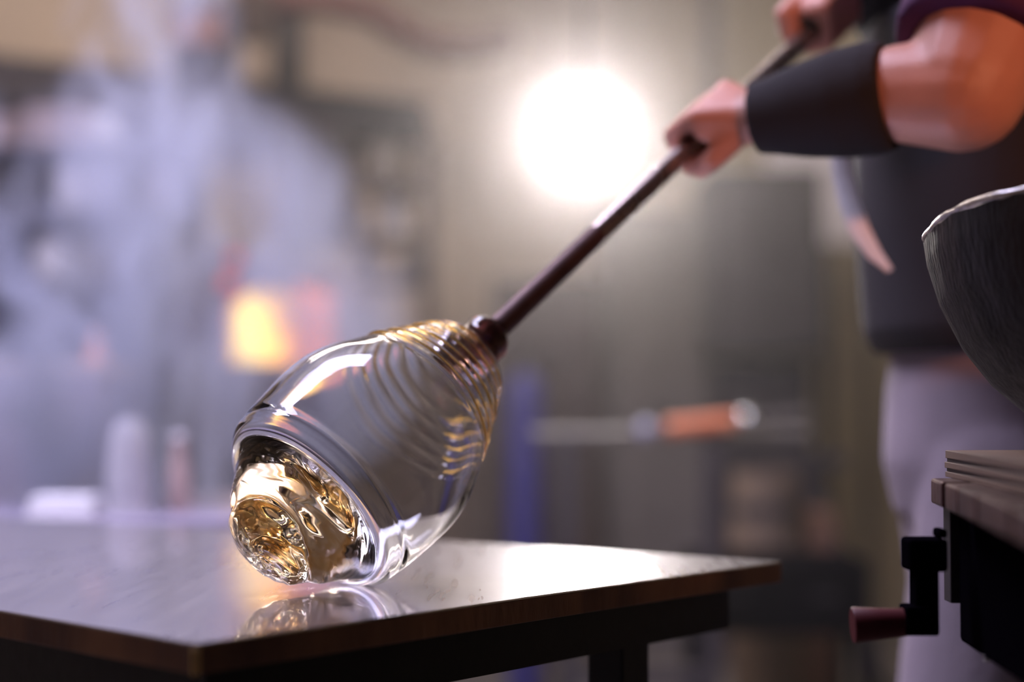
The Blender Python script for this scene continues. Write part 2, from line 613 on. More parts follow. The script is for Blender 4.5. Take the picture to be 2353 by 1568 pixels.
# ------------------------------------------------------------------ glass vessel
AZ, EL = math.radians(47.0), math.radians(36.05)
AX = Vector((math.cos(EL) * math.sin(AZ), math.cos(EL) * math.cos(AZ), math.sin(EL)))
BASE = Vector((-0.20938, 1.32323, 0.93860 - 0.9 + TABLE_Z))
E1 = AX.cross(Vector((0, 0, 1))).normalized()      # points right / towards camera
E2 = E1.cross(AX).normalized()                     # points up
PROF = [(0.0, .0400), (.0204, .0557), (.0407, .0705), (.0570, .0895), (.0660, .0948), (.0814, .0968), (.1018, .0988), (.1221, .1006),
        (.1425, .1006), (.1629, .0968), (.1832, .0890), (.2036, .0800), (.2239, .0706), (.2443, .0610), (.2646, .0515), (.2780, .0430), (.2840, .0350), (.2870, .0250)]


def interp(tab, s):
    """Catmull-Rom through (s, r) pairs"""
    n = len(tab)
    if s <= tab[0][0]:
        return tab[0][1]
    for i in range(n - 1):
        if s <= tab[i + 1][0]:
            t = (s - tab[i][0]) / (tab[i + 1][0] - tab[i][0])
            p0 = tab[max(i - 1, 0)][1]; p1 = tab[i][1]; p2 = tab[i + 1][1]; p3 = tab[min(i + 2, n - 1)][1]
            return 0.5 * ((2 * p1) + (-p0 + p2) * t + (2 * p0 - 5 * p1 + 4 * p2 - p3) * t * t + (-p0 + 3 * p1 - 3 * p2 + p3) * t ** 3)
    return tab[-1][1]


def vp(s, r, th):
    return BASE + AX * s + (E1 * math.cos(th) + E2 * math.sin(th)) * r


def rev(rows, name, material, parent, n=160, flip=False):
    """rows: functions th -> (s, r)"""
    vs, fs = [], []
    for fn in rows:
        for k in range(n):
            th = 2 * PI * k / n
            s_, r_ = fn(th)
            vs.append(vp(s_, max(r_, 1e-5), th))
    for i in range(len(rows) - 1):
        for k in range(n):
            k2 = (k + 1) % n
            f = [i * n + k, i * n + k2, (i + 1) * n + k2, (i + 1) * n + k]
            fs.append(f if flip else f[::-1])
    mb = MB()
    mb.add(vs, fs)
    return mb, name, material, parent


def ridge(x):
    """rounded lobes with sharp creases between them, -1..1"""
    return 2 * abs(math.sin(x / 2)) ** 0.7 - 1


vt = thing('glass_vessel', 'clear blown glass vessel with gold threads and a twisted amber base', 'glass vessel', BASE - Vector((0, 0, BASE.z - TABLE_Z)))
KS = 0.046          # where the twisted end meets the smooth body
# --- twisted end
rows = []
NK = 90
curve = []
for i in range(NK + 1):
    u = i / NK
    if u < 0.42:                                    # end face, slightly domed
        q = u / 0.42
        rr_ = 0.0400 * math.sin(q * PI / 2) ** 1.0 if q < 1 else 0.0400
        rr_ = 0.0400 * q
        ss_ = -0.010 * (1 - q ** 2.5) + 0.0
        curve.append((ss_, rr_, u))
    else:
        q = (u - 0.42) / 0.58
        ss_ = KS * q
        curve.append((ss_, interp(PROF, ss_), u))


def knob_row(ss_, rr_, u):
    def fn(th):
        # folds twist round the tip and die out towards the smooth body
        fade = min(1.0, max(0.0, (1 - u) / 0.40)) ** 1.3
        tip = min(1.0, u / 0.12)
        w = u * 5.2
        nz = noise.noise(Vector((math.cos(th) * 1.6, math.sin(th) * 1.6, u * 5.0)))
        nz2 = noise.noise(Vector((math.cos(th + w) * 3.4 + 7, math.sin(th + w) * 3.4, u * 9.0)))
        f1 = ridge(3 * th + w * 2.2 + nz * 2.2)
        f2 = ridge(5 * th - w * 1.1 + nz2 * 1.5)
        d = (0.0012 * f1 + 0.0004 * f2 + 0.0012 * nz2) * fade * tip
        # deep pinch between the tip lobe and the base, on the side turned to the right
        az = (1 + math.cos(th - 0.35)) / 2
        pinch = math.exp(-((u - 0.60 - 0.05 * math.sin(2 * th)) / 0.075) ** 2) * az ** 1.5
        d -= 0.013 * pinch
        if u < 0.42:
            k = min(1.0, u / 0.42)
            return (ss_ - d * (1 - k * 0.7), rr_ + d * k * 0.7)
        k = (u - 0.42) / 0.58
        return (ss_ - d * 0.3 * (1 - k), rr_ + d * (0.7 + 0.3 * k))
    return fn


mb, *_ = rev([knob_row(*c) for c in curve], '', None, None, n=220)
mb.build('twisted_base', M['amber'], vt, smooth=True)['label'] = 'amber and clear twisted base end'
# --- smooth outer body with inner bubble
rows = []
NB = 120
for i in range(NB + 1):
    s_ = KS + (0.286 - KS) * i / NB
    def fn(th, s_=s_):
        r_ = interp(PROF, s_)
        q = (s_ - KS) / 0.04
        wob = 0.0007 * noise.noise(Vector((math.cos(th) * 1.2, math.sin(th) * 1.2, s_ * 16))) * min(1, q)
        ringd = 0.0
        if s_ > 0.195:
            ringd = 0.00025 * math.sin((s_ - 0.195) * 2 * PI / 0.0125 + th)
        # shallow tooled groove just above the heel
        ringd -= 0.0009 * math.exp(-((s_ - 0.070) / 0.0035) ** 2)
        return (s_, r_ + wob + ringd)
    rows.append(fn)
mb, *_ = rev(rows, '', None, None, n=160)
# bubble inside: flat-ish floor just above the heel, wall about 6 mm thick
inner = []
SB = 0.053
WT = 0.0038
RF = 0.016                                         # rounded corner between floor and wall of the bubble
rw = interp(PROF, SB + RF) - WT
for i in range(24):
    q = i / 23
    inner.append((SB - 0.003 * (1 - q ** 2), (rw - RF) * q))
for i in range(1, 14):
    a = PI / 2 * i / 14
    inner.append((SB + RF * (1 - math.cos(a)), rw - RF + RF * math.sin(a)))
for i in range(0, 76):
    s_ = SB + RF + (0.283 - SB - RF) * i / 75
    inner.append((s_, max(0.004, interp(PROF, s_) - WT)))
rows = []
for (s_, r_) in inner:
    def fn(th, s_=s_, r_=r_):
        w_ = 0.0006 * noise.noise(Vector((math.cos(th) * 1.5 + 4, math.sin(th) * 1.5, s_ * 22))) * min(1, r_ / 0.05)
        return (s_ + w_ * 0.6, r_ + w_)
    rows.append(fn)
mi, *_ = rev(rows, '', None, None, n=120, flip=True)
mb.add(mi.v, mi.f)
mb.build('glass_body', M['glass'], vt, smooth=True)
# --- trailed gold threads round the shoulder
for k in range(6):
    s0 = 0.214 + 0.0122 * k
    n = 90
    pts = []
    for i in range(n + 1):
        th = math.radians(-100 - 6 * k + (270 + 8 * (k % 3)) * i / n)
        s_ = s0 - 0.010 + 0.0125 * i / n + 0.0012 * math.sin(3 * th + k)
        pts.append(vp(s_, interp(PROF, s_) + 0.0007, th))
    rad = [(0.0013 + 0.0005 * math.sin(i * 0.31 + k * 2)) * min(1, 0.15 + 6 * math.sin(PI * i / n)) for i in range(n + 1)]
    MB().tube(pts, rad, 8).build('thread', M['thread'], vt, smooth=True)
# --- folded swirl shut inside the base: a twisted pocket of amber glass
rows = []
for i in range(61):
    u = i / 60
    s_ = -0.0040 + 0.031 * u
    env = math.sin(PI * min(1, max(0, u))) ** 0.55
    def fn(th, s_=s_, u=u, env=env):
        w = u * 6.0
        nz = noise.noise(Vector((math.cos(th) * 1.4, math.sin(th) * 1.4, u * 3.0)))
        f1 = math.sin(2 * th + w + nz * 1.2)
        f2 = ridge(3 * th + w * 1.3 + 1.0)
        r_ = (0.0250 + 0.001 * u) * env * (1 + 0.26 * f1 + 0.10 * f2 + 0.10 * nz)
        return (s_ + 0.003 * f1 * (1 - u), r_)
    rows.append(fn)
mw, *_ = rev(rows, '', None, None, n=160, flip=True)
mw.build('inner_swirl', M['amber'], vt, smooth=True)['label'] = 'gold swirl folded inside the base'

# ------------------------------------------------------------------ blowpipe
def ax_pt(s_):
    return BASE + AX * s_


bpipe = thing('blowpipe', 'long steel blowpipe running from the glass vessel up to the worker\'s hands', 'blowpipe', ax_pt(0.30))
MB().tube([ax_pt(0.296), ax_pt(0.36), ax_pt(0.50)], [0.0125, 0.0118, 0.0110], 24).build('scaled_end', M['pipe_hot'], bpipe, smooth=True)
MB().tube([ax_pt(0.50), ax_pt(0.80), ax_pt(1.55)], [0.0110, 0.0110, 0.0110], 24).build('tube', M['pipe'], bpipe, smooth=True)
prof = [(0.010, 0.268), (0.026, 0.272), (0.0285, 0.282), (0.0270, 0.294), (0.0235, 0.301), (0.0222, 0.306), (0.0236, 0.312), (0.0215, 0.319), (0.0150, 0.325), (0.0122, 0.330)]
vs, fs = [], []
n = 48
for (r_, h) in prof:
    for k in range(n):
        th = 2 * PI * k / n
        w_ = 1 + 0.10 * noise.noise(Vector((math.cos(th) * 1.3, math.sin(th) * 1.3, h * 60)))
        vs.append(vp(h, r_ * w_, th))
for i in range(len(prof) - 1):
    for k in range(n):
        k2 = (k + 1) % n
        fs.append([i * n + k, (i + 1) * n + k, (i + 1) * n + k2, i * n + k2])
MB().add(vs, fs).build('moil', M['moil'], bpipe, smooth=True)['label'] = 'dark reddish lump of glass on the pipe end'

# ------------------------------------------------------------------ person
per = thing('person', 'worker in black apron and lavender trousers turning the blowpipe', 'person', (0.60, 1.95, 0.0))
SHL = P(2385, -225, 1.655)       # near (left) shoulder
ELL = P(2225, 188, 1.565)       # near elbow
HT = 0.715                      # pipe station of the near hand
HP = ax_pt(HT)
WRL = P(1745, 272, 1.665)       # near wrist
SHR = Vector((0.60, 2.14, SHL.z))
HT2 = 0.99
HP2 = ax_pt(HT2)
WRR = HP2 + Vector((0.035, 0.03, 0.085))
ELR = Vector((0.62, 2.28, 1.50))
body = MB()
PELV = Vector((0.60, 1.95, 0.98)); CHEST = Vector((0.62, 1.94, 1.42)); NECK = Vector((0.59, 1.94, 1.60)); HEAD = Vector((0.56, 1.93, 1.745))
body.tube([PELV + Vector((0, 0, -0.10)), PELV, PELV + Vector((0, 0, 0.16)), CHEST + Vector((0, 0, -0.10)), CHEST + Vector((0, 0, 0.06)), NECK + Vector((0, 0, -0.02))],
          [(0.10, 0.15), (0.125, 0.165), (0.12, 0.15), (0.13, 0.17), (0.12, 0.17), (0.06, 0.07)], 24, ref=(1, 0, 0))
body.capsule(NECK - Vector((0, 0, 0.04)), HEAD - Vector((0.0, 0, 0.06)), 0.058, 0.054)
body.ball(HEAD, 0.10, 20, 14, (1.0, 0.78, 1.18))
body.ball(HEAD + Vector((-0.045, 0, -0.065)), 0.058, 16, 10, (1, 0.85, 0.9))      # jaw
body.capsule(HEAD + Vector((-0.095, 0, 0.012)), HEAD + Vector((-0.118, 0, -0.022)), 0.009, 0.014)   # nose
body.capsule(HEAD + Vector((-0.095, -0.02, -0.056)), HEAD + Vector((-0.095, 0.02, -0.056)), 0.008, 0.008)   # lips
for sy in (-1, 1):
    body.ball(HEAD + Vector((0.01, sy * 0.082, -0.005)), 0.028, 12, 8, (0.7, 0.3, 1.1))  # ears
    body.capsule(HEAD + Vector((-0.085, sy * 0.05, 0.03)), HEAD + Vector((-0.096, sy * 0.016, 0.028)), 0.010, 0.010)  # brow
# near arm
body.ball(SHL, 0.070)
body.capsule(SHL, SHL.lerp(ELL, 0.6), 0.070, 0.076)
body.capsule(SHL.lerp(ELL, 0.6), ELL, 0.077, 0.063)
body.capsule(ELL + Vector((-0.005, -0.002, -0.012)), ELL.lerp(WRL, 0.30), 0.060, 0.051)
body.capsule(ELL.lerp(WRL, 0.30), WRL, 0.050, 0.029)
# far arm
body.ball(SHR, 0.068)
body.capsule(SHR, ELR, 0.060, 0.046)
body.capsule(ELR, WRR, 0.046, 0.028)
# legs
HIPL = Vector((0.60, 1.86, 0.93)); HIPR = Vector((0.61, 2.04, 0.93))
KNL = Vector((0.53, 1.84, 0.50)); KNR = Vector((0.66, 2.05, 0.50))
ANL = Vector((0.58, 1.83, 0.09)); ANR = Vector((0.74, 2.06, 0.09))
for h_, k_, a_ in ((HIPL, KNL, ANL), (HIPR, KNR, ANR)):
    body.capsule(h_, k_, 0.085, 0.058)
    body.capsule(k_, a_, 0.058, 0.038)
    body.capsule(a_ - Vector((0, 0, 0.035)), a_ + Vector((-0.15, 0, -0.05)), 0.038, 0.030)


def hand(mb, wrist, hp, palm_from, back, tshift, sgn, r=0.0092):
    """a hand gripping the pipe at hp. palm_from: direction from the pipe to the wrist (made perpendicular to the pipe);
    back: hint for the side the back of the hand faces; sgn: which way along the pipe the little finger lies"""
    n1 = (palm_from - AX * palm_from.dot(AX)).normalized()
    n2 = AX.cross(n1).normalized()
    if n2.dot(back) < 0:
        n2 = -n2
    rp = 0.011
    # fingers run from the knuckles (off to the wrist side, on the back side) over the pipe and curl under it
    kn = []
    spec = [(0.033, 0.94), (0.011, 1.06), (-0.011, 1.0), (-0.032, 0.84)]
    for i, (ts, ln) in enumerate(spec):
        c = hp + AX * (ts * sgn + tshift)
        k0 = c + n1 * 0.030 * ln + n2 * (0.030)
        R1 = rp + r + 0.001
        pts = [k0]
        for a in (62, 130, 205, 275, 325)[:5]:
            t = math.radians(a)
            pts.append(c + (n1 * math.cos(t) + n2 * math.sin(t)) * (R1 + (0.012 * ln if a == 62 else 0.004 if a == 130 else 0.0)))
        rad = [r * 1.25, r * 1.16, r * 1.08, r, r * 0.95, r * 0.82]
        for j in range(len(pts) - 1):
            mb.capsule(pts[j], pts[j + 1], rad[j] * (0.9 if i == 3 else 1), rad[j + 1] * (0.9 if i == 3 else 1), 12, 4)
        kn.append(k0)
    # palm: a fan of bones from the wrist to each knuckle
    for k0 in kn:
        mb.capsule(wrist, k0, 0.0225, 0.0125, 12, 4)
        mb.capsule(wrist.lerp(k0, 0.35) - n2 * 0.014, k0 - n2 * 0.016, 0.017, 0.0120, 12, 4)
    # thumb leaves the side of the palm by the index finger and closes under the pipe
    side = AX * sgn
    tb0 = wrist.lerp(kn[0], 0.30) + side * 0.006 - n2 * 0.010
    c = hp + AX * (tshift + 0.040 * sgn)
    t1 = c + n1 * 0.034 - n2 * 0.016 + side * 0.008
    t2 = c + n1 * 0.010 - n2 * (rp + 0.0135) + side * 0.004
    t3 = c - n1 * 0.016 - n2 * (rp + 0.0105) - side * 0.006
    mb.capsule(tb0, t1, 0.017, 0.0125, 12, 4)
    mb.capsule(t1, t2, 0.0122, 0.0108, 12, 4)
    mb.capsule(t2, t3, 0.0105, 0.0088, 12, 4)


hand(body, WRL, HP, WRL - HP, Vector((-0.2, -0.4, 1.0)), 0.0, -1)
hand(body, WRR, HP2, WRR - HP2, Vector((0.0, -1.0, 0.2)), 0.0, -1)
body.build('body', M['skin'], per, voxel=0.0045, smooth_it=5)
# clothes
mb = MB().ball(SHL, 0.088)
mb.tube([SHL.lerp(ELL, q) for q in (0.0, 0.2, 0.6, 0.85)], [0.086, 0.092, 0.095, 0.090], 28)
mb.tube([CHEST + Vector((0, 0, -0.30)), CHEST + Vector((0, 0, -0.1)), CHEST + Vector((0, 0, 0.06)), NECK + Vector((0, 0, -0.03))],
        [(0.145, 0.185), (0.148, 0.19), (0.135, 0.188), (0.075, 0.085)], 28, ref=(1, 0, 0))
mb.capsule(SHR, SHR.lerp(ELR, 0.55), 0.084, 0.078, 24)
mb.build('t_shirt', M['shirt'], per, voxel=0.007, smooth_it=4)['label'] = 'purple short sleeved t-shirt'
# sleeve hem cut straight across the near arm
mb = MB()
d_ = (WRL - ELL).normalized()
ps = [ELL.lerp(WRL, q) for q in (0.36, 0.44, 0.60, 0.80, 0.95, 1.02)]
mb.tube(ps, [0.0560, 0.0590, 0.0570, 0.0490, 0.0410, 0.0385], 28)
mb.build('arm_sleeve', M['sleeve'], per, voxel=0.004, smooth_it=4)['label'] = 'black knitted arm sleeve'
mb = MB()
ps = [ELR.lerp(WRR, q) for q in (0.0, 0.2, 0.6, 0.95)]
mb.tube(ps, [0.058, 0.060, 0.050, 0.038], 24)
mb.build('arm_sleeve', M['sleeve'], per, voxel=0.005, smooth_it=3)
# apron: wraps the front and sides of the torso
mb = MB()
prof = [(1.072, 0.085, 0.150, 0.205), (1.10, 0.080, 0.165, 0.212), (1.16, 0.080, 0.168, 0.212), (1.24, 0.085, 0.166, 0.210), (1.32, 0.090, 0.160, 0.206), (1.42, 0.09, 0.150, 0.200), (1.50, 0.10, 0.125, 0.185)]
ps = [Vector((0.607 - 0.03 * max(0, z - 1.15) / 0.3, 1.945, z)) for (z, *_r) in prof]
mb.tube(ps, [(a2, b2) for (_z, _x, a2, b2) in prof], 40, ref=(1, 0, 0))
mb.build('apron', M['apron'], per, voxel=0.007, smooth_it=3)
# pale apron string along the front of the torso
pts = [P(1928, 320, 1.80), P(1938, 400, 1.79), P(1950, 460, 1.775), P(1976, 530, 1.76), P(2010, 585, 1.745), P(2045, 622, 1.735)]
MB().tube(pts, [(0.0125, 0.004)] * 3 + [(0.012, 0.004), (0.009, 0.003), (0.004, 0.002)], 10, ref=(1, 0, 0)).build('apron_string', M['strap'], per, smooth=True)['label'] = 'pale apron string'
mb = MB()
mb.tube([Vector((0.612, 1.945, 1.12)), Vector((0.61, 1.945, 1.02)), Vector((0.605, 1.945, 0.93)), Vector((0.60, 1.945, 0.86))], [(0.128, 0.178), (0.140, 0.186), (0.140, 0.184), (0.12, 0.170)], 32, ref=(1, 0, 0))
for h_, k_, a_, s1 in ((HIPL, KNL, ANL, 1), (HIPR, KNR, ANR, 1)):
    mb.capsule(h_, k_, 0.112, 0.098, 24)
    mb.capsule(k_, a_ + Vector((0, 0, 0.03)), 0.098, 0.085, 24)
mb.build('trousers', M['trouser'], per, voxel=0.008, smooth_it=5)
for a_ in (ANL, ANR):
    mb = MB().capsule(a_ + Vector((0.03, 0, -0.035)), a_ + Vector((-0.17, 0, -0.045)), 0.050, 0.043, 20)
    mb.build('shoe', M['shoe'], per, voxel=0.006, smooth_it=3)
mb = MB()
mb.ball(HEAD + Vector((0.022, 0, 0.030)), 0.104, 24, 14, (1.0, 0.82, 1.08))
mb.build('hair', M['hair'], per, smooth=True)

# ------------------------------------------------------------------ right-hand bench, board and bowl
ZB = 0.972
bench = thing('tool_bench', 'black steel bench frame with a notched plate and crank handle', 'bench', (0.60, 0.98, 0.0))
PL = [(0.343, 1.285), (0.285, 0.82), (0.95, 0.76), (1.0, 1.40)]
zp1 = ZB - 0.0225; zp0 = zp1 - 0.0205
# plate in segments so that the notches on its edge are real gaps
a0 = Vector((*PL[0], 0)); a1 = Vector((*PL[1], 0)); b1 = Vector((*PL[2], 0)); b0 = Vector((*PL[3], 0))
MB().prism([a0 + (b0 - a0) * 0.045, a1 + (b1 - a1) * 0.045, b1, b0], zp0, zp1 - 0.001).build('plate', M['rustplate'], bench)
cuts = [0.0, 0.125, 0.162, 0.288, 0.298, 0.46, 0.474, 0.72, 0.735, 1.0]
for i in range(0, len(cuts) - 1, 2):
    q0, q1 = a0.lerp(a1, cuts[i]), a0.lerp(a1, cuts[i + 1])
    r0, r1 = b0.lerp(b1, cuts[i]), b0.lerp(b1, cuts[i + 1])
    MB().prism([q0, q1, q1 + (r1 - q1) * 0.0449, q0 + (r0 - q0) * 0.0449], zp0, zp1, bev=0.0022).build('plate_edge', M['rustplate'], bench)
zb0 = CAM_Z - 555 / FPX * 1.25
mb = MB().prism([(0.358, 1.26), (0.330, 0.84), (0.80, 0.82), (0.86, 1.30)], zb0, zp0 - 0.0005, bev=0.004)
mb.build('housing', M['black'], bench)
MB().box((0.352, 1.262, zb0 + 0.03), (0.362, 1.282, zp0 - 0.0005), bev=0.001).build('side_strip', M['dgrey'], bench)
for (lx, ly) in ((0.47, 1.20), (0.45, 0.90), (0.76, 0.90), (0.80, 1.22)):
    MB().box((lx - 0.022, ly - 0.022, 0), (lx + 0.022, ly + 0.022, zb0 + 0.001), bev=0.002).build('leg', M['black'], bench)
DC = 1.20
hub = MB().prism([P(2090, 1280, DC), P(2180, 1280, DC), P(2180, 1280, DC) + Vector((0, 0.03, 0)), P(2090, 1280, DC) + Vector((0, 0.03, 0))], P(2130, 1316, DC).z, P(2130, 1240, DC).z, bev=0.003)
ho = hub.build('crank_hub', M['black'], bench)
MB().box(P(2158, 1238, DC) + Vector((0, 0.0, 0)), P(2178, 1217, DC) + Vector((0, 0.02, 0)), bev=0.002).build('bolt', M['black'], bench)
pA, pB = P(2131, 1300, DC), P(2133, 1462, DC)
MB().box((pB.x - 0.0092, pB.y, pB.z), (pB.x + 0.0092, pB.y + 0.022, pA.z), bev=0.002).build('crank_arm', M['black'], bench)
pA = P(2160, 1396, DC - 0.004); pB = P(2090, 1463, DC - 0.004)
MB().box((pB.x - 0.002, pB.y, pB.z), (pA.x, pB.y + 0.026, pA.z), bev=0.002).build('grip_socket', M['black'], bench)
g0 = P(2090, 1430, DC + 0.009); g1 = P(1959, 1438, DC + 0.009)
MB().tube([g0, g0.lerp(g1, 0.5), g0.lerp(g1, 0.97), g1], [(0.0105, 0.010), (0.0122, 0.011), (0.0142, 0.0125), (0.0135, 0.012)], 4 * 5, ref=(0, 0, 1)).build('crank_grip', M['redgrip'], bench, smooth=True)['label'] = 'dark red crank grip'
MB().ball(P(2268, 1512, 1.17), 0.0035, 8, 6).build('rivet', M['chrome'], bench)
# plywood board, ply by ply
board = thing('plywood_board', 'stacked plywood board with layered edge lying under the dark bowl', 'board', (0.62, 1.08, ZB - 0.022))
pb = [Vector((0.3605, 1.305, 0)), Vector((0.332, 0.80, 0)), Vector((0.92, 0.79, 0)), Vector((0.95, 1.375, 0))]
hts = [0, 0.0045, 0.0075, 0.0125, 0.0155, 0.022]
for i in range(5):
    dx = (0.0, 0.0010, -0.0004, 0.0012, 0.0002)[i]
    q = [p + Vector((dx, -dx, 0)) for p in pb]
    MB().prism(q, ZB - 0.0222 + hts[i], ZB - 0.0222 + hts[i + 1] - 0.0001, bev=0.0004).build('ply', M['ply_b' if i % 2 else 'ply_a'], board)
# bowl
bowl = thing('bowl', 'dark charred bowl with a worn bright rim at the right edge', 'bowl', (0.533, 1.249, ZB))
BC = Vector((0.540, 1.249, ZB))
tilt = Vector((0.0, 0.11, 1)).normalized()     # opening leans away so the near rim stands higher
tilt = Vector((0.015, 0.125, 1)).normalized()
prof = [(0.0, 0.004), (0.060, 0.002), (0.095, 0.008), (0.125, 0.024), (0.150, 0.047), (0.172, 0.078), (0.189, 0.115), (0.198, 0.150), (0.2005, 0.172)]
inn = [(0.1935, 0.172), (0.188, 0.140), (0.165, 0.085), (0.120, 0.035), (0.05, 0.016), (0.0, 0.015)]
mb = MB()
n = 120
ax3, f1, f2 = mb.frame(tilt)
vs, fs = [], []
dz = 0.011


def dense(pr, sub=4):
    o_ = []
    for i in range(len(pr) - 1):
        for k in range(sub):
            t = k / sub
            o_.append((pr[i][0] * (1 - t) + pr[i + 1][0] * t, pr[i][1] * (1 - t) + pr[i + 1][1] * t))
    o_.append(pr[-1])
    return o_


full = dense(prof) + dense(inn)
for (r_, h) in full:
    for k in range(n):
        th = 2 * PI * k / n
        w_ = 1 + 0.012 * noise.noise(Vector((math.cos(th) * 4, math.sin(th) * 4, h * 3))) + 0.004 * noise.noise(Vector((math.cos(th) * 18, math.sin(th) * 18, h * 12)))
        hh = h + (0.0022 * noise.noise(Vector((math.cos(th) * 9, math.sin(th) * 9, 3))) if h > 0.16 else 0)
        vs.append(BC + Vector((0, 0, dz)) + ax3 * hh + (f1 * math.cos(th) + f2 * math.sin(th)) * max(r_ * w_, 1e-4))
for i in range(len(full) - 1):
    for k in range(n):
        k2 = (k + 1) % n
        fs.append([i * n + k, i * n + k2, (i + 1) * n + k2, (i + 1) * n + k])
mb.add(vs, fs).build('shell', M['charred'], bowl, smooth=True)
pts = []
for k in range(n + 1):
    th = 2 * PI * k / n
    w_ = 1 + 0.012 * noise.noise(Vector((math.cos(th) * 4, math.sin(th) * 4, 0.172 * 3)))
    hh = 0.172 + 0.0030 * noise.noise(Vector((math.cos(th) * 9, math.sin(th) * 9, 3)))
    pts.append(BC + Vector((0, 0, dz)) + ax3 * hh + (f1 * math.cos(th) + f2 * math.sin(th)) * 0.1972 * w_)
MB().tube(pts, [0.0042 + 0.0012 * noise.noise(Vector((k * 0.45, 0, 0))) for k in range(n + 1)], 10, cap=False).build('rim', M['rim'], bowl, smooth=True)

# ------------------------------------------------------------------ work lamp
LD = 5.0
LP = P(1340, 308, LD)
aim = (Vector((-0.05, 1.35, 1.0)) - LP).normalized()
lamp = thing('work_lamp', 'round floodlight glaring white behind the blowpipe', 'lamp', LP)
MB().lathe([(0.0, 0.0), (0.102, 0.0)], LP + aim * 0.004, aim, 40, cap=False).build('lens', M['lens'], lamp)
MB().lathe([(0.104, 0.02), (0.114, 0.02), (0.114, -0.03), (0.085, -0.14), (0.05, -0.18), (0.0, -0.18)], LP, aim, 40, cap=False).build('housing', M['lamp_body'], lamp, smooth=True)
hz = LP - aim * 0.10
MB().tube([hz + Vector((0, 0, 0.10)), Vector((hz.x, hz.y, ROOM))], 0.008, 10).build('drop_rod', M['lamp_body'], lamp)
MB().tube([hz + Vector((-0.105, 0, 0)), hz + Vector((-0.115, 0, 0.06)), hz + Vector((-0.06, 0, 0.115)), hz + Vector((0.06, 0, 0.115)), hz + Vector((0.115, 0, 0.06)), hz + Vector((0.105, 0, 0))], 0.008, 8).build('yoke', M['lamp_body'], lamp)

# ------------------------------------------------------------------ glowing furnace
FD = 5.0
FC = P(622, 752, FD)
fdir = Vector((-0.10, -1.0, 0.0)).normalized()
fs_ = Vector((-fdir.y, fdir.x, 0)) * -1        # to the image right
if fs_.x < 0:
    fs_ = -fs_
fu = Vector((0, 0, 1))
fur = thing('glass_furnace', 'domed furnace with a glowing yellow mouth behind the glass vessel', 'furnace', (FC.x, FC.y, 0))


def arch(cx, w, h0, h1, nseg=14):
    """closed outline of an arched opening in (side, up)"""
    pts = [(cx - w, h0), (cx + w, h0)]
    for i in range(nseg + 1):
        a = PI * i / nseg
        pts.append((cx + w * math.cos(a), h1 + w * 0.75 * math.sin(a)))
    return pts


def loft(rings, closed=True):
    vs, fs = [], []
    m_ = len(rings[0])
    for r_ in rings:
        vs += r_
    for i in range(len(rings) - 1):
        for k in range(m_):
            k2 = (k + 1) % m_
            fs.append([i * m_ + k, i * m_ + k2, (i + 1) * m_ + k2, (i + 1) * m_ + k])
    return vs, fs


def fpts(out, depth):
    return [FC + fs_ * p[0] + fu * p[1] - fdir * depth for p in out]


outer = arch(0.055, 0.205, -0.125, 0.065)
mouth = arch(-0.020, 0.118, -0.112, 0.035)
v1, f1_ = loft([fpts(outer, 0.45), fpts(outer, 0.0), fpts(mouth, 0.0)])
mb = MB().add(v1, f1_)
n_ = len(outer)
mb.add(fpts(outer, 0.45), [list(range(n_))])
mb.build('shell', M['firebrick'], fur)
v1, f1_ = loft([fpts(mouth, 0.0), fpts(mouth, 0.06)])
MB().add(v1, f1_).build('mouth_lining', M['firewall'], fur)
back_out = fpts(mouth, 0.06)
MB().add(back_out, [list(range(len(back_out)))]).build('fire', M['fire'], fur)
# panel added right of the mouth; its emission paints the orange halo there
dr = [FC + fs_ * x + fu * z + fdir * y for (x, y, z) in ()]
q = FC + fdir * 0.012
MB().add([q + fs_ * 0.092 - fu * 0.125, q + fs_ * 0.20 - fu * 0.125, q + fs_ * 0.20 + fu * 0.10, q + fs_ * 0.092 + fu * 0.14,
          q + fs_ * 0.092 - fu * 0.125 + fdir * 0.03, q + fs_ * 0.20 - fu * 0.125 + fdir * 0.03, q + fs_ * 0.20 + fu * 0.10 + fdir * 0.03, q + fs_ * 0.092 + fu * 0.14 + fdir * 0.03],
         [[0, 1, 2, 3], [7, 6, 5, 4], [0, 4, 5, 1], [1, 5, 6, 2], [2, 6, 7, 3], [3, 7, 4, 0]]).build('door', mat('halo_panel', (0.5, 0.2, 0.15), 0.6, emit=(1.0, 0.17, 0.05), estr=1.2), fur)
MB().box((FC.x - 0.17, FC.y, FC.z - 0.20), (FC.x + 0.27, FC.y + 0.46, FC.z - 0.126)).build('base_plate', M['dgrey'], fur)
for (lx, ly) in ((-0.13, 0.05), (0.23, 0.05), (-0.13, 0.41), (0.23, 0.41)):
    MB().box((FC.x + lx - 0.03, FC.y + ly - 0.03, 0), (FC.x + lx + 0.03, FC.y + ly + 0.03, FC.z - 0.20)).build('leg', M['dgrey'], fur)
MB().box((FC.x - 0.10, FC.y + 0.1, 0.35), (FC.x + 0.20, FC.y + 0.4, FC.z - 0.20)).build('burner_box', M['beam'], fur)
for (px, py, r_) in ((522, 648, 0.026), (540, 592, 0.022), (452, 812, 0.022)):
    c = P(px, py, FD - 0.02)
    cp = MB().tube([c + Vector((0, 0.10, 0)), c + Vector((0, 0.01, 0))], 0.03, 16)
    bb = cp.build('indicator_housing', M['dgrey'], fur)
    bl = MB().lathe([(0.0, 0.012), (r_ * 0.7, 0.009), (r_, 0.0)], c + Vector((0, 0.01, 0)), (0, -1, 0), 20, cap=False).build('indicator', M['redlight'], bb, smooth=True)
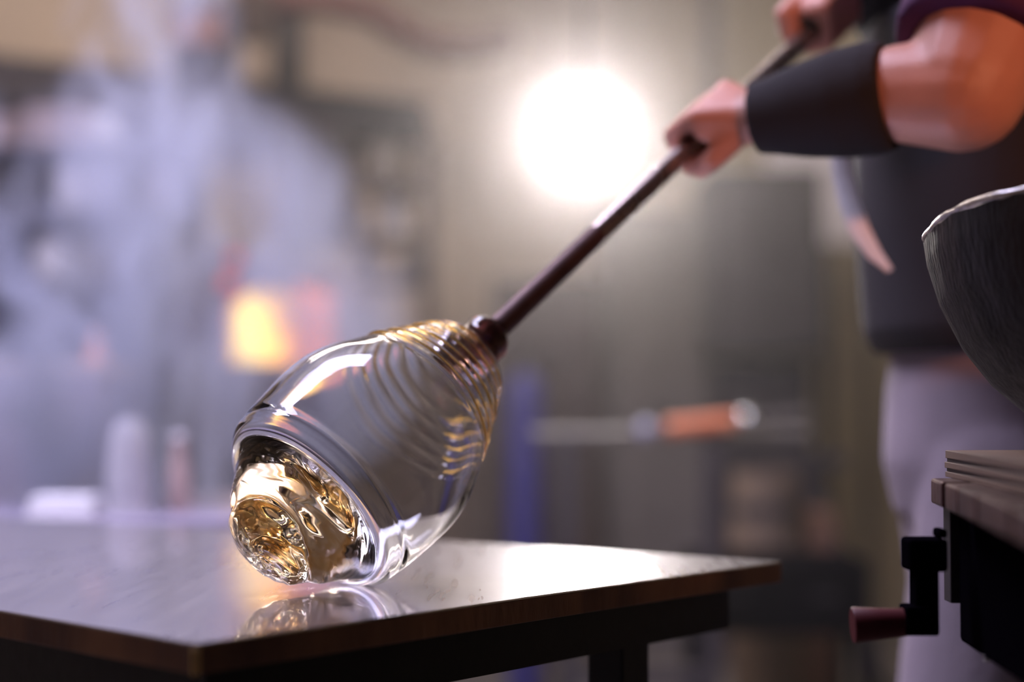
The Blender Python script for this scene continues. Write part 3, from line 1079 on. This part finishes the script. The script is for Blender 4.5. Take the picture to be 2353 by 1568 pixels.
# control panel that carries the indicators
c = P(490, 700, FD + 0.09)
MB().box((c.x - 0.13, c.y, 0.55), (c.x + 0.03, c.y + 0.08, c.z + 0.20)).build('control_panel', M['firebrick'], fur)

# ------------------------------------------------------------------ background furniture
def jar(name, label, px, y, z, r_, h, material, lid=None, group=None, cat='jar', neck=0.75):
    x = xat(px, y)
    t = thing(name, label, cat, (x, y, z), group)
    MB().lathe([(r_ * 0.9, 0), (r_, h * 0.06), (r_, h * 0.72), (r_ * neck, h * 0.86), (r_ * neck, h * 0.92)], (x, y, z), (0, 0, 1), 20).build('jar_body', material, t, smooth=True)
    MB().lathe([(r_ * neck * 1.1, 0), (r_ * neck * 1.1, h * 0.09), (r_ * neck * 0.9, h * 0.1)], (x, y, z + h * 0.92), (0, 0, 1), 20).build('jar_lid', lid or material, t, smooth=True)
    return t


def carton(name, label, px, y, z, w, d, h, material, group=None, cat='box'):
    x = xat(px, y)
    t = thing(name, label, cat, (x, y, z), group)
    MB().box((x - w / 2, y - d / 2, z), (x + w / 2, y + d / 2, z + h * 0.8)).build('box_body', material, t)
    MB().box((x - w / 2 - 0.006, y - d / 2 - 0.006, z + h * 0.8), (x + w / 2 + 0.006, y + d / 2 + 0.006, z + h)).build('box_lid', material, t)
    return t


def rack(name, label, x0, x1, y0, y1, ztop, shelves, material, back=True):
    t = thing(name, label, 'shelf', ((x0 + x1) / 2, (y0 + y1) / 2, 0))
    for x in (x0, x1):
        for y in (y0, y1):
            MB().box((x - 0.018, y - 0.018, 0), (x + 0.018, y + 0.018, ztop)).build('upright', material, t)
    for z in shelves:
        MB().box((x0, y0 - 0.01, z - 0.025), (x1, y1, z)).build('shelf_board', material, t)
    if back:
        MB().box((x0, y1 + 0.018, 0.3), (x1, y1 + 0.03, ztop)).build('back_panel', material, t)
    return t


M['rackmat'] = mat('dark_rack', (0.085, 0.075, 0.105), 0.6, noise_amt=0.15)
zs = [zat(345, 5.0), zat(480, 5.0), zat(640, 5.0), zat(830, 5.0)]
y0 = 4.75
rack('storage_rack', 'dark storage rack behind the smoke on the left', -1.95, -0.99, 4.62, 4.92, zat(250, 4.8), [zat(345, y0), zat(490, y0), zat(650, y0), zat(850, y0)], M['rackmat'])
G = 'containers on the dark storage rack'
carton('storage_box', 'small tan box on top shelf at far left of the dark rack', 10, y0, zat(345, y0), 0.10, 0.12, 0.10, M['pink'], G)
carton('storage_box', 'large pale pink box on top shelf of the dark rack', 140, y0, zat(345, y0), 0.17, 0.16, 0.12, M['pink'], G)
jar('jar', 'pale jar on top shelf between pink box and furnace side', 232, y0, zat(345, y0), 0.045, 0.11, M['white'], None, G)
carton('storage_box', 'wide white box on second shelf of the dark rack', 205, y0, zat(490, y0), 0.16, 0.16, 0.13, M['white'], G)
jar('jar', 'tall cream jar on second shelf of the dark rack', 372, y0, zat(490, y0), 0.05, 0.15, M['pink'], None, G)
carton('storage_box', 'dark box on second shelf at far left of the dark rack', 50, y0, zat(490, y0), 0.18, 0.16, 0.14, M['dgrey'], G)
jar('jar', 'short white jar on third shelf of the dark rack', 120, y0, zat(650, y0), 0.06, 0.13, M['white'], None, G)
carton('storage_box', 'grey box on third shelf of the dark rack', 255, y0, zat(650, y0), 0.20, 0.16, 0.12, M['grey'], G)
jar('jar', 'blue grey jar on third shelf beside the furnace', 395, y0, zat(650, y0), 0.05, 0.16, M['grey'], None, G)

# shelf right of the post
y1 = 5.75
rack('jar_rack', 'dark rack of white jars between the furnace and the floodlight', xat(668, y1), xat(985, y1), y1 - 0.12, y1 + 0.14, zat(275, y1), [zat(420, y1), zat(545, y1), zat(645, y1), zat(790, y1)], M['brown'], back=False)
MB2 = MB().box((xat(660, 5.62), 5.55, zat(545, 5.62) + 0.002), (xat(790, 5.62), 5.70, zat(280, 5.62)))
tag(MB2.build('wall_cabinet', M['dgrey']), 'dark cabinet hanging under the beam beside the post', 'cabinet')
G = 'white jars on the rack beside the furnace'
jar('jar', 'white jar on middle shelf nearest the floodlight', 905, y1, zat(545, y1), 0.055, 0.16, M['white'], None, G)
jar('jar', 'slim white jar on middle shelf beside the dark cabinet', 815, y1, zat(545, y1), 0.040, 0.13, M['white'], None, G)
jar('jar', 'round white jar on lower shelf nearest the furnace', 842, y1, zat(645, y1), 0.050, 0.11, M['white'], None, G)
jar('jar', 'small grey jar on lower shelf nearest the floodlight', 945, y1, zat(645, y1), 0.045, 0.10, M['grey'], None, G)
jar('jar', 'pale jar on the top shelf of the jar rack', 880, y1, zat(420, y1), 0.06, 0.14, M['grey'], None, G)

# hanging things at the top left
t = thing('hanging_lantern', 'dark hanging lantern with a rusty orange panel at upper left', 'lantern', P(470, 200, 4.9))
c = P(470, 90, 4.9)
MB().lathe([(0.05, -0.17), (0.10, -0.14), (0.11, 0.10), (0.05, 0.16), (0.01, 0.17)], c, (0, 0, 1), 8).build('lantern_body', M['beam'], t)
MB().box((c.x - 0.075, c.y - 0.13, c.z - 0.045), (c.x + 0.075, c.y - 0.112, c.z + 0.06)).build('lantern_panel', mat('rust_panel', (0.42, 0.16, 0.06), 0.7), t)
MB().tube([c + Vector((0, 0, 0.16)), Vector((c.x, c.y, ROOM))], 0.008, 8).build('chain', M['beam'], t)
c = P(585, 40, 5.3)
t = thing('hanging_bucket', 'small brown bucket hanging beside the wall post', 'bucket', c - Vector((0, 0, 0.08)))
MB().lathe([(0.05, -0.08), (0.075, 0.08), (0.07, 0.08), (0.045, -0.07)], c, (0, 0, 1), 20, cap=True).build('bucket_body', M['brown'], t, smooth=True)
MB().tube([c + Vector((-0.07, 0, 0.08)), c + Vector((0, 0, 0.16)), c + Vector((0.07, 0, 0.08))], 0.005, 6).build('handle', M['beam'], t)
MB().tube([c + Vector((0, 0, 0.16)), Vector((c.x, c.y, ROOM))], 0.005, 6).build('cord', M['beam'], t)
# exhaust pipe along the top
yy = 6.0
pts = [P(540, -10, 5.7), P(760, 5, 5.8), P(850, 25, 5.85), P(910, 65, 5.9), P(990, 105, 5.95), P(1100, 108, 6.1), P(1160, 90, 6.4)]
mb = MB().tube(pts, 0.055, 18)
ex = mb.build('exhaust_pipe', M['rubred'], smooth=True)
tag(ex, 'reddish brown exhaust pipe bending down across the upper wall', 'pipe')

# side bench with pale pots behind the marver
bz = 0.814
sb = thing('side_bench', 'low grey bench behind the left end of the marver table', 'bench', (-1.0, 2.95, 0))
MB().box((-1.75, 2.58, bz - 0.04), (-0.46, 3.35, bz), bev=0.004).build('bench_top', mat('bench_grey', (0.30, 0.26, 0.34), 0.35, metal=0.3), sb)
for (lx, ly) in ((-1.7, 2.63), (-0.51, 2.63), (-1.7, 3.3), (-0.51, 3.3)):
    MB().box((lx - 0.025, ly - 0.025, 0), (lx + 0.025, ly + 0.025, bz - 0.04)).build('leg', M['dgrey'], sb)
c = Vector((xat(297, 2.78), 2.78, bz))
t = thing('white_pot', 'tall white tapered pot with a rounded top on the grey bench', 'pot', c)
MB().lathe([(0.041, 0), (0.042, 0.01), (0.036, 0.11), (0.031, 0.145), (0.022, 0.163), (0.0, 0.168)], c, (0, 0, 1), 28).build('pot_body', M['white'], t, smooth=True)
MB().lathe([(0.044, 0.0), (0.044, 0.006), (0.042, 0.012)], c, (0, 0, 1), 28).build('pot_rim', M['white'], t, smooth=True)
c = Vector((xat(412, 2.85), 2.85, bz))
t = thing('slim_bottle', 'slim pinkish bottle standing right of the white pot', 'bottle', c)
MB().lathe([(0.020, 0), (0.021, 0.01), (0.020, 0.07), (0.013, 0.095), (0.012, 0.125)], c, (0, 0, 1), 20).build('bottle_body', M['pink'], t, smooth=True)
MB().lathe([(0.0135, 0), (0.0135, 0.012), (0.010, 0.015)], c + Vector((0, 0, 0.125)), (0, 0, 1), 16).build('bottle_cap', M['white'], t, smooth=True)
cx_ = xat(150, 2.66)
t = thing('folded_cloth', 'flat white folded cloth on the grey bench left of the pot', 'cloth', (cx_, 2.68, bz))
for k in range(4):
    w_ = 0.056 - 0.0015 * k
    MB().box((cx_ - w_, 2.63 + 0.002 * k, bz + 0.009 * k), (cx_ + w_, 2.73 - 0.002 * k, bz + 0.009 * k + 0.0088), bev=0.003).build('cloth_layer', M['white'], t)
# mauve board leaning space divider further left with an orange cone on top
y2 = 3.75
t = thing('mauve_cabinet', 'low mauve cabinet behind the grey bench at far left', 'cabinet', (xat(0, y2), y2, 0))
x0, x1 = xat(-420, y2), xat(232, y2)
zt = zat(832, y2)
MB().box((x0, y2, 0.02), (x1, y2 + 0.4, zt - 0.03)).build('cabinet_body', M['mauve'], t)
MB().box((x0 - 0.01, y2 - 0.015, zt - 0.03), (x1 + 0.01, y2 + 0.41, zt), bev=0.003).build('cabinet_top', M['pink'], t)
xm = (x0 + x1) / 2
for (u0, u1) in ((x0 + 0.01, xm - 0.004), (xm + 0.004, x1 - 0.01)):
    d_o = MB().box((u0, y2 - 0.018, 0.06), (u1, y2 - 0.001, zt - 0.04), bev=0.003).build('door', M['mauve'], t)
    MB().box(((u0 + u1) / 2 - 0.04, y2 - 0.034, zt - 0.12), ((u0 + u1) / 2 + 0.04, y2 - 0.018, zt - 0.105)).build('handle', M['chrome'], d_o)
c = Vector((xat(238, y2 + 0.1) - 0.02, y2 + 0.1, zt))
t = thing('small_cone', 'small orange cone standing on the mauve cabinet', 'cone', c)
MB().box((c.x - 0.03, c.y - 0.03, zt), (c.x + 0.03, c.y + 0.03, zt + 0.006)).build('cone_foot', M['cone'], t)
MB().lathe([(0.024, 0.006), (0.008, 0.075), (0.004, 0.078)], c, (0, 0, 1), 18).build('cone_body', M['cone'], t, smooth=True)

# ---- right half of the background
def cabinet(name, label, px0, px1, y, depth, z0, z1, material, doors=2, rows=1):
    x0, x1 = xat(px0, y), xat(px1, y)
    t = thing(name, label, 'cabinet', ((x0 + x1) / 2, y + depth / 2, z0))
    MB().box((x0, y, z0), (x1, y + depth, z1)).build('cabinet_body', material, t)
    w_ = (x1 - x0) / doors
    hh = (z1 - z0) / rows
    for i in range(doors):
        for j in range(rows):
            d_o = MB().box((x0 + i * w_ + 0.006, y - 0.018, z0 + j * hh + 0.008), (x0 + (i + 1) * w_ - 0.006, y - 0.001, z0 + (j + 1) * hh - 0.008), bev=0.003).build('door', material, t)
            hx = x0 + i * w_ + (w_ - 0.04 if i % 2 == 0 else 0.04)
            MB().box((hx - 0.008, y - 0.034, z0 + (j + 0.5) * hh), (hx + 0.008, y - 0.018, z0 + (j + 0.5) * hh + 0.10)).build('handle', M['dgrey'], d_o)
    return t


cabinet('brown_cabinet', 'dark brown cabinet below the floodlight behind the blue cylinder', 1130, 1385, 6.2, 0.35, 0.0, zat(640, 6.2), M['brown'], 2, 2)
cabinet('grey_locker', 'grey beige locker between brown cabinet and black cabinet', 1390, 1640, 6.3, 0.5, 0.0, zat(480, 6.3), M['grey'], 2, 1)
cabinet('black_cabinet', 'tall black cabinet right of the grey locker', 1645, 1862, 6.0, 0.5, 0.0, zat(830, 6.0), M['dgrey'], 1, 2)
cabinet('overhead_cabinet', 'wide black upper cabinet stacked on the tall black cabinet', 1632, 1892, 5.9, 0.6, zat(830, 5.9) + 0.03, zat(385, 5.9), M['dgrey'], 2, 1)
# blue gas cylinder
c = Vector((xat(1208, 5.4), 5.4, 0))
t = thing('gas_cylinder', 'blue gas cylinder standing just behind the glass vessel', 'cylinder', c)
h_ = zat(855, 5.4)
MB().lathe([(0.06, 0), (0.066, 0.01), (0.066, h_ - 0.08), (0.055, h_ - 0.03), (0.022, h_)], c, (0, 0, 1), 28).build('tank', M['bluecyl'], t, smooth=True)
MB().lathe([(0.018, h_), (0.018, h_ + 0.04), (0.028, h_ + 0.045), (0.028, h_ + 0.07)], c, (0, 0, 1), 14).build('valve', M['dgrey'], t, smooth=True)
# pipe rest with an orange gripped pipe
y3 = 4.2
zr = zat(992, y3)
t = thing('pipe_rest', 'dark trestle with a long steel rail in front of the cabinets', 'trestle', (xat(1560, y3), y3, 0))
MB().tube([(xat(1225, y3), y3, zr - 0.008), (xat(1860, y3), y3, zr - 0.004)], 0.013, 12).build('rail', M['grey'], t, smooth=True)
for px in (1300, 1630):
    MB().box((xat(px, y3) - 0.022, y3 - 0.02, 0), (xat(px, y3) + 0.022, y3 + 0.02, zr - 0.015)).build('leg', M['dgrey'], t)
MB().box((xat(1290, y3), y3 - 0.015, 0.25), (xat(1640, y3), y3 + 0.015, 0.30)).build('stretcher', M['dgrey'], t)
a_ = Vector((xat(1390, y3), y3 - 0.035, zat(1003, y3) + 0.006)); b_ = Vector((xat(1850, y3), y3 - 0.035, zat(950, y3)))
t = thing('gripped_pipe', 'steel pipe with orange grip lying along the trestle rail', 'pipe', a_)
MB().tube([a_, b_], 0.007, 12).build('pipe_tube', M['grey'], t, smooth=True)
MB().tube([a_.lerp(b_, 0.30), a_.lerp(b_, 0.64)], 0.021, 18).build('grip', M['orange'], t, smooth=True)['label'] = 'bright orange grip'
MB().ball(a_.lerp(b_, 0.70), 0.026, 16, 10).build('ferrule', M['chrome'], t, smooth=True)
MB().ball(a_.lerp(b_, 0.20), 0.026, 16, 10).build('pommel', mat('blue_grey_ball', (0.35, 0.35, 0.48), 0.4), t, smooth=True)
# A-shaped stand and barrel
y4 = 5.2
t = thing('a_frame_stand', 'dark slanting stand right of the tan barrel', 'stand', (xat(1900, y4), y4, 0))
for (pa, pb_, dy) in (((1850, 1060), (2035, 1420), 0.0), ((1850, 1060), (1740, 1480), 0.0)):
    MB().tube([(xat(pa[0], y4), y4 + dy, zat(pa[1], y4)), (xat(pb_[0], y4 - 0.1), y4 - 0.1, 0.02)], 0.035, 10).build('leg', M['dgrey'], t)
MB().box((xat(1780, y4), y4 - 0.05, zat(1075, y4)), (xat(1935, y4), y4 + 0.12, zat(1040, y4))).build('stand_top', M['dgrey'], t)
y5 = 4.9
c = Vector((xat(1758, y5), y5, 0))
t = thing('barrel', 'tan wooden barrel standing in front of the black cabinet', 'barrel', c)
hb = zat(1085, y5)
MB().lathe([(0.10, 0), (0.13, hb * 0.5), (0.105, hb), (0.095, hb), (0.095, hb - 0.02), (0, hb - 0.02)], c, (0, 0, 1), 24).build('barrel_body', M['tan'], t, smooth=True)
for q in (0.12, 0.5, 0.86):
    rr_ = 0.10 + 0.030 * math.sin(PI * q) + 0.003
    MB().lathe([(rr_, hb * q - 0.015), (rr_ + 0.003, hb * q - 0.015), (rr_ + 0.003, hb * q + 0.015), (rr_, hb * q + 0.015)], c, (0, 0, 1), 24).build('hoop', M['dgrey'], t)
carton('orange_crate', 'orange tan crate beside the barrel under the slanting stand', 1850, 5.0, 0.0, 0.13, 0.2, zat(1175, 5.0), mat('orange_tan', (0.30, 0.15, 0.09), 0.7, noise_amt=0.2), None, 'crate')
# low black chest on legs
yc = 4.35
x0, x1 = xat(1590, yc), xat(1990, yc)
z0, z1 = zat(1458, yc), zat(1285, yc)
t = thing('black_chest', 'low black tool chest on legs right of the marver leg', 'chest', ((x0 + x1) / 2, yc + 0.15, 0))
MB().box((x0, yc, z0), (x1, yc + 0.3, z1), bev=0.006).build('chest_body', M['black'], t)
for k in range(2):
    u0 = x0 + 0.01 + k * (x1 - x0) / 2
    d_o = MB().box((u0, yc - 0.012, z0 + 0.015), (u0 + (x1 - x0) / 2 - 0.02, yc - 0.001, z1 - 0.02), bev=0.003).build('drawer', M['black'], t)
    MB().box((u0 + 0.08, yc - 0.022, (z0 + z1) / 2), (u0 + 0.14, yc - 0.012, (z0 + z1) / 2 + 0.012)).build('handle', M['dgrey'], d_o)
for x in (x0 + 0.02, x1 - 0.02):
    for y in (yc + 0.02, yc + 0.28):
        MB().box((x - 0.015, y - 0.015, 0), (x + 0.015, y + 0.015, z0)).build('leg', M['black'], t)
# pale board behind the worker
t = MB().box((xat(1890, 5.6), 5.6, 0.9), (xat(1990, 5.6), 5.63, zat(350, 5.6)))
t = thing('notice_board', 'pale lavender board standing behind the worker', 'board', (xat(1925, 6.4), 6.4, 0))
MB().box((xat(1760, 6.6), 6.60, zat(560, 6.6)), (xat(2010, 6.6), 6.62, zat(335, 6.6))).build('board_panel', mat('lavender_board', (0.82, 0.76, 0.86), 0.7), t)
MB().box((xat(1755, 6.6), 6.595, zat(335, 6.6)), (xat(2015, 6.6), 6.625, zat(328, 6.6))).build('board_frame', M['chrome'], t)
for px in (1900, 2000):
    MB().box((xat(px, 6.6) - 0.015, 6.621, 0), (xat(px, 6.6) + 0.015, 6.65, zat(400, 6.6))).build('post', M['dgrey'], t)

# ------------------------------------------------------------------ smoke and haze
def volume_mat(name, density, color, aniso, noise_on=True, scale=3.0, bounds=None):
    m = bpy.data.materials.new(name)
    m.use_nodes = True
    nt = m.node_tree
    nt.nodes.clear()
    o = nt.nodes.new('ShaderNodeOutputMaterial')
    v = nt.nodes.new('ShaderNodeVolumePrincipled')
    v.inputs['Color'].default_value = (*color, 1)
    v.inputs['Anisotropy'].default_value = aniso
    v.inputs['Density'].default_value = density
    nt.links.new(v.outputs[0], o.inputs['Volume'])
    if noise_on:
        tc = nt.nodes.new('ShaderNodeTexCoord')
        n1 = nt.nodes.new('ShaderNodeTexNoise')
        n1.inputs['Scale'].default_value = scale
        n1.inputs['Detail'].default_value = 2.5
        n1.inputs['Roughness'].default_value = 0.6
        n1.inputs['Distortion'].default_value = 0.9
        mp = nt.nodes.new('ShaderNodeMapping')
        mp.inputs['Scale'].default_value = (1.3, 1.0, 0.75)
        mp.inputs['Rotation'].default_value = (0, math.radians(25), 0)
        nt.links.new(tc.outputs['Object'], mp.inputs[0])
        nt.links.new(mp.outputs[0], n1.inputs['Vector'])
        r = nt.nodes.new('ShaderNodeMapRange')
        r.inputs['From Min'].default_value = 0.45
        r.inputs['From Max'].default_value = 0.62
        r.inputs['To Min'].default_value = 0.0
        r.inputs['To Max'].default_value = density
        nt.links.new(n1.outputs['Fac'], r.inputs['Value'])
        # fade towards the hull of the plume
        g = nt.nodes.new('ShaderNodeTexGradient')
        g.gradient_type = 'SPHERICAL'
        mg = nt.nodes.new('ShaderNodeMapping')
        mg.vector_type = 'POINT'
        mg.inputs['Scale'].default_value = bounds
        nt.links.new(tc.outputs['Object'], mg.inputs[0])
        nt.links.new(mg.outputs[0], g.inputs[0])
        r2 = nt.nodes.new('ShaderNodeMapRange')
        r2.inputs['From Min'].default_value = 0.0
        r2.inputs['From Max'].default_value = 0.55
        nt.links.new(g.outputs['Fac'], r2.inputs['Value'])
        mu = nt.nodes.new('ShaderNodeMath'); mu.operation = 'MULTIPLY'
        nt.links.new(r.outputs['Result'], mu.inputs[0]); nt.links.new(r2.outputs['Result'], mu.inputs[1])
        nt.links.new(mu.outputs[0], v.inputs['Density'])
    return m


def puff(name, label, c, rx, ry, rz, density, scale=3.2):
    mb = MB().ball((0, 0, 0), 1.0, 24, 14, (rx, ry, rz))
    mb.v = [v + Vector(c) for v in mb.v]
    o = mb.build(name, volume_mat(name + '_volume', density, (0.74, 0.76, 1.0), 0.30, True, scale, (1 / rx, 1 / ry, 1 / rz)), origin=c)
    o['kind'] = 'stuff'
    tag(o, label, 'smoke')
    return o


puff('smoke_cloud', 'bluish smoke drifting over the left half behind the marver', P(270, 780, 2.95), 0.58, 0.34, 0.54, 11.0)
puff('smoke_plume', 'pale wisp of smoke rising left of the wall post', P(350, 260, 3.1), 0.20, 0.20, 0.50, 7.0, 5.5)
hz_ = MB().prism([(-4.1, 1.52), (3.5, 1.52), (3.5, 6.9), (0.40, 6.9), (-4.1, 4.25)], 0.03, 3.15).build('haze', volume_mat('haze_volume', 0.026, (0.98, 0.94, 0.97), 0.87, False))
hz_['kind'] = 'stuff'
tag(hz_, 'thin haze hanging in the air of the workshop', 'haze')
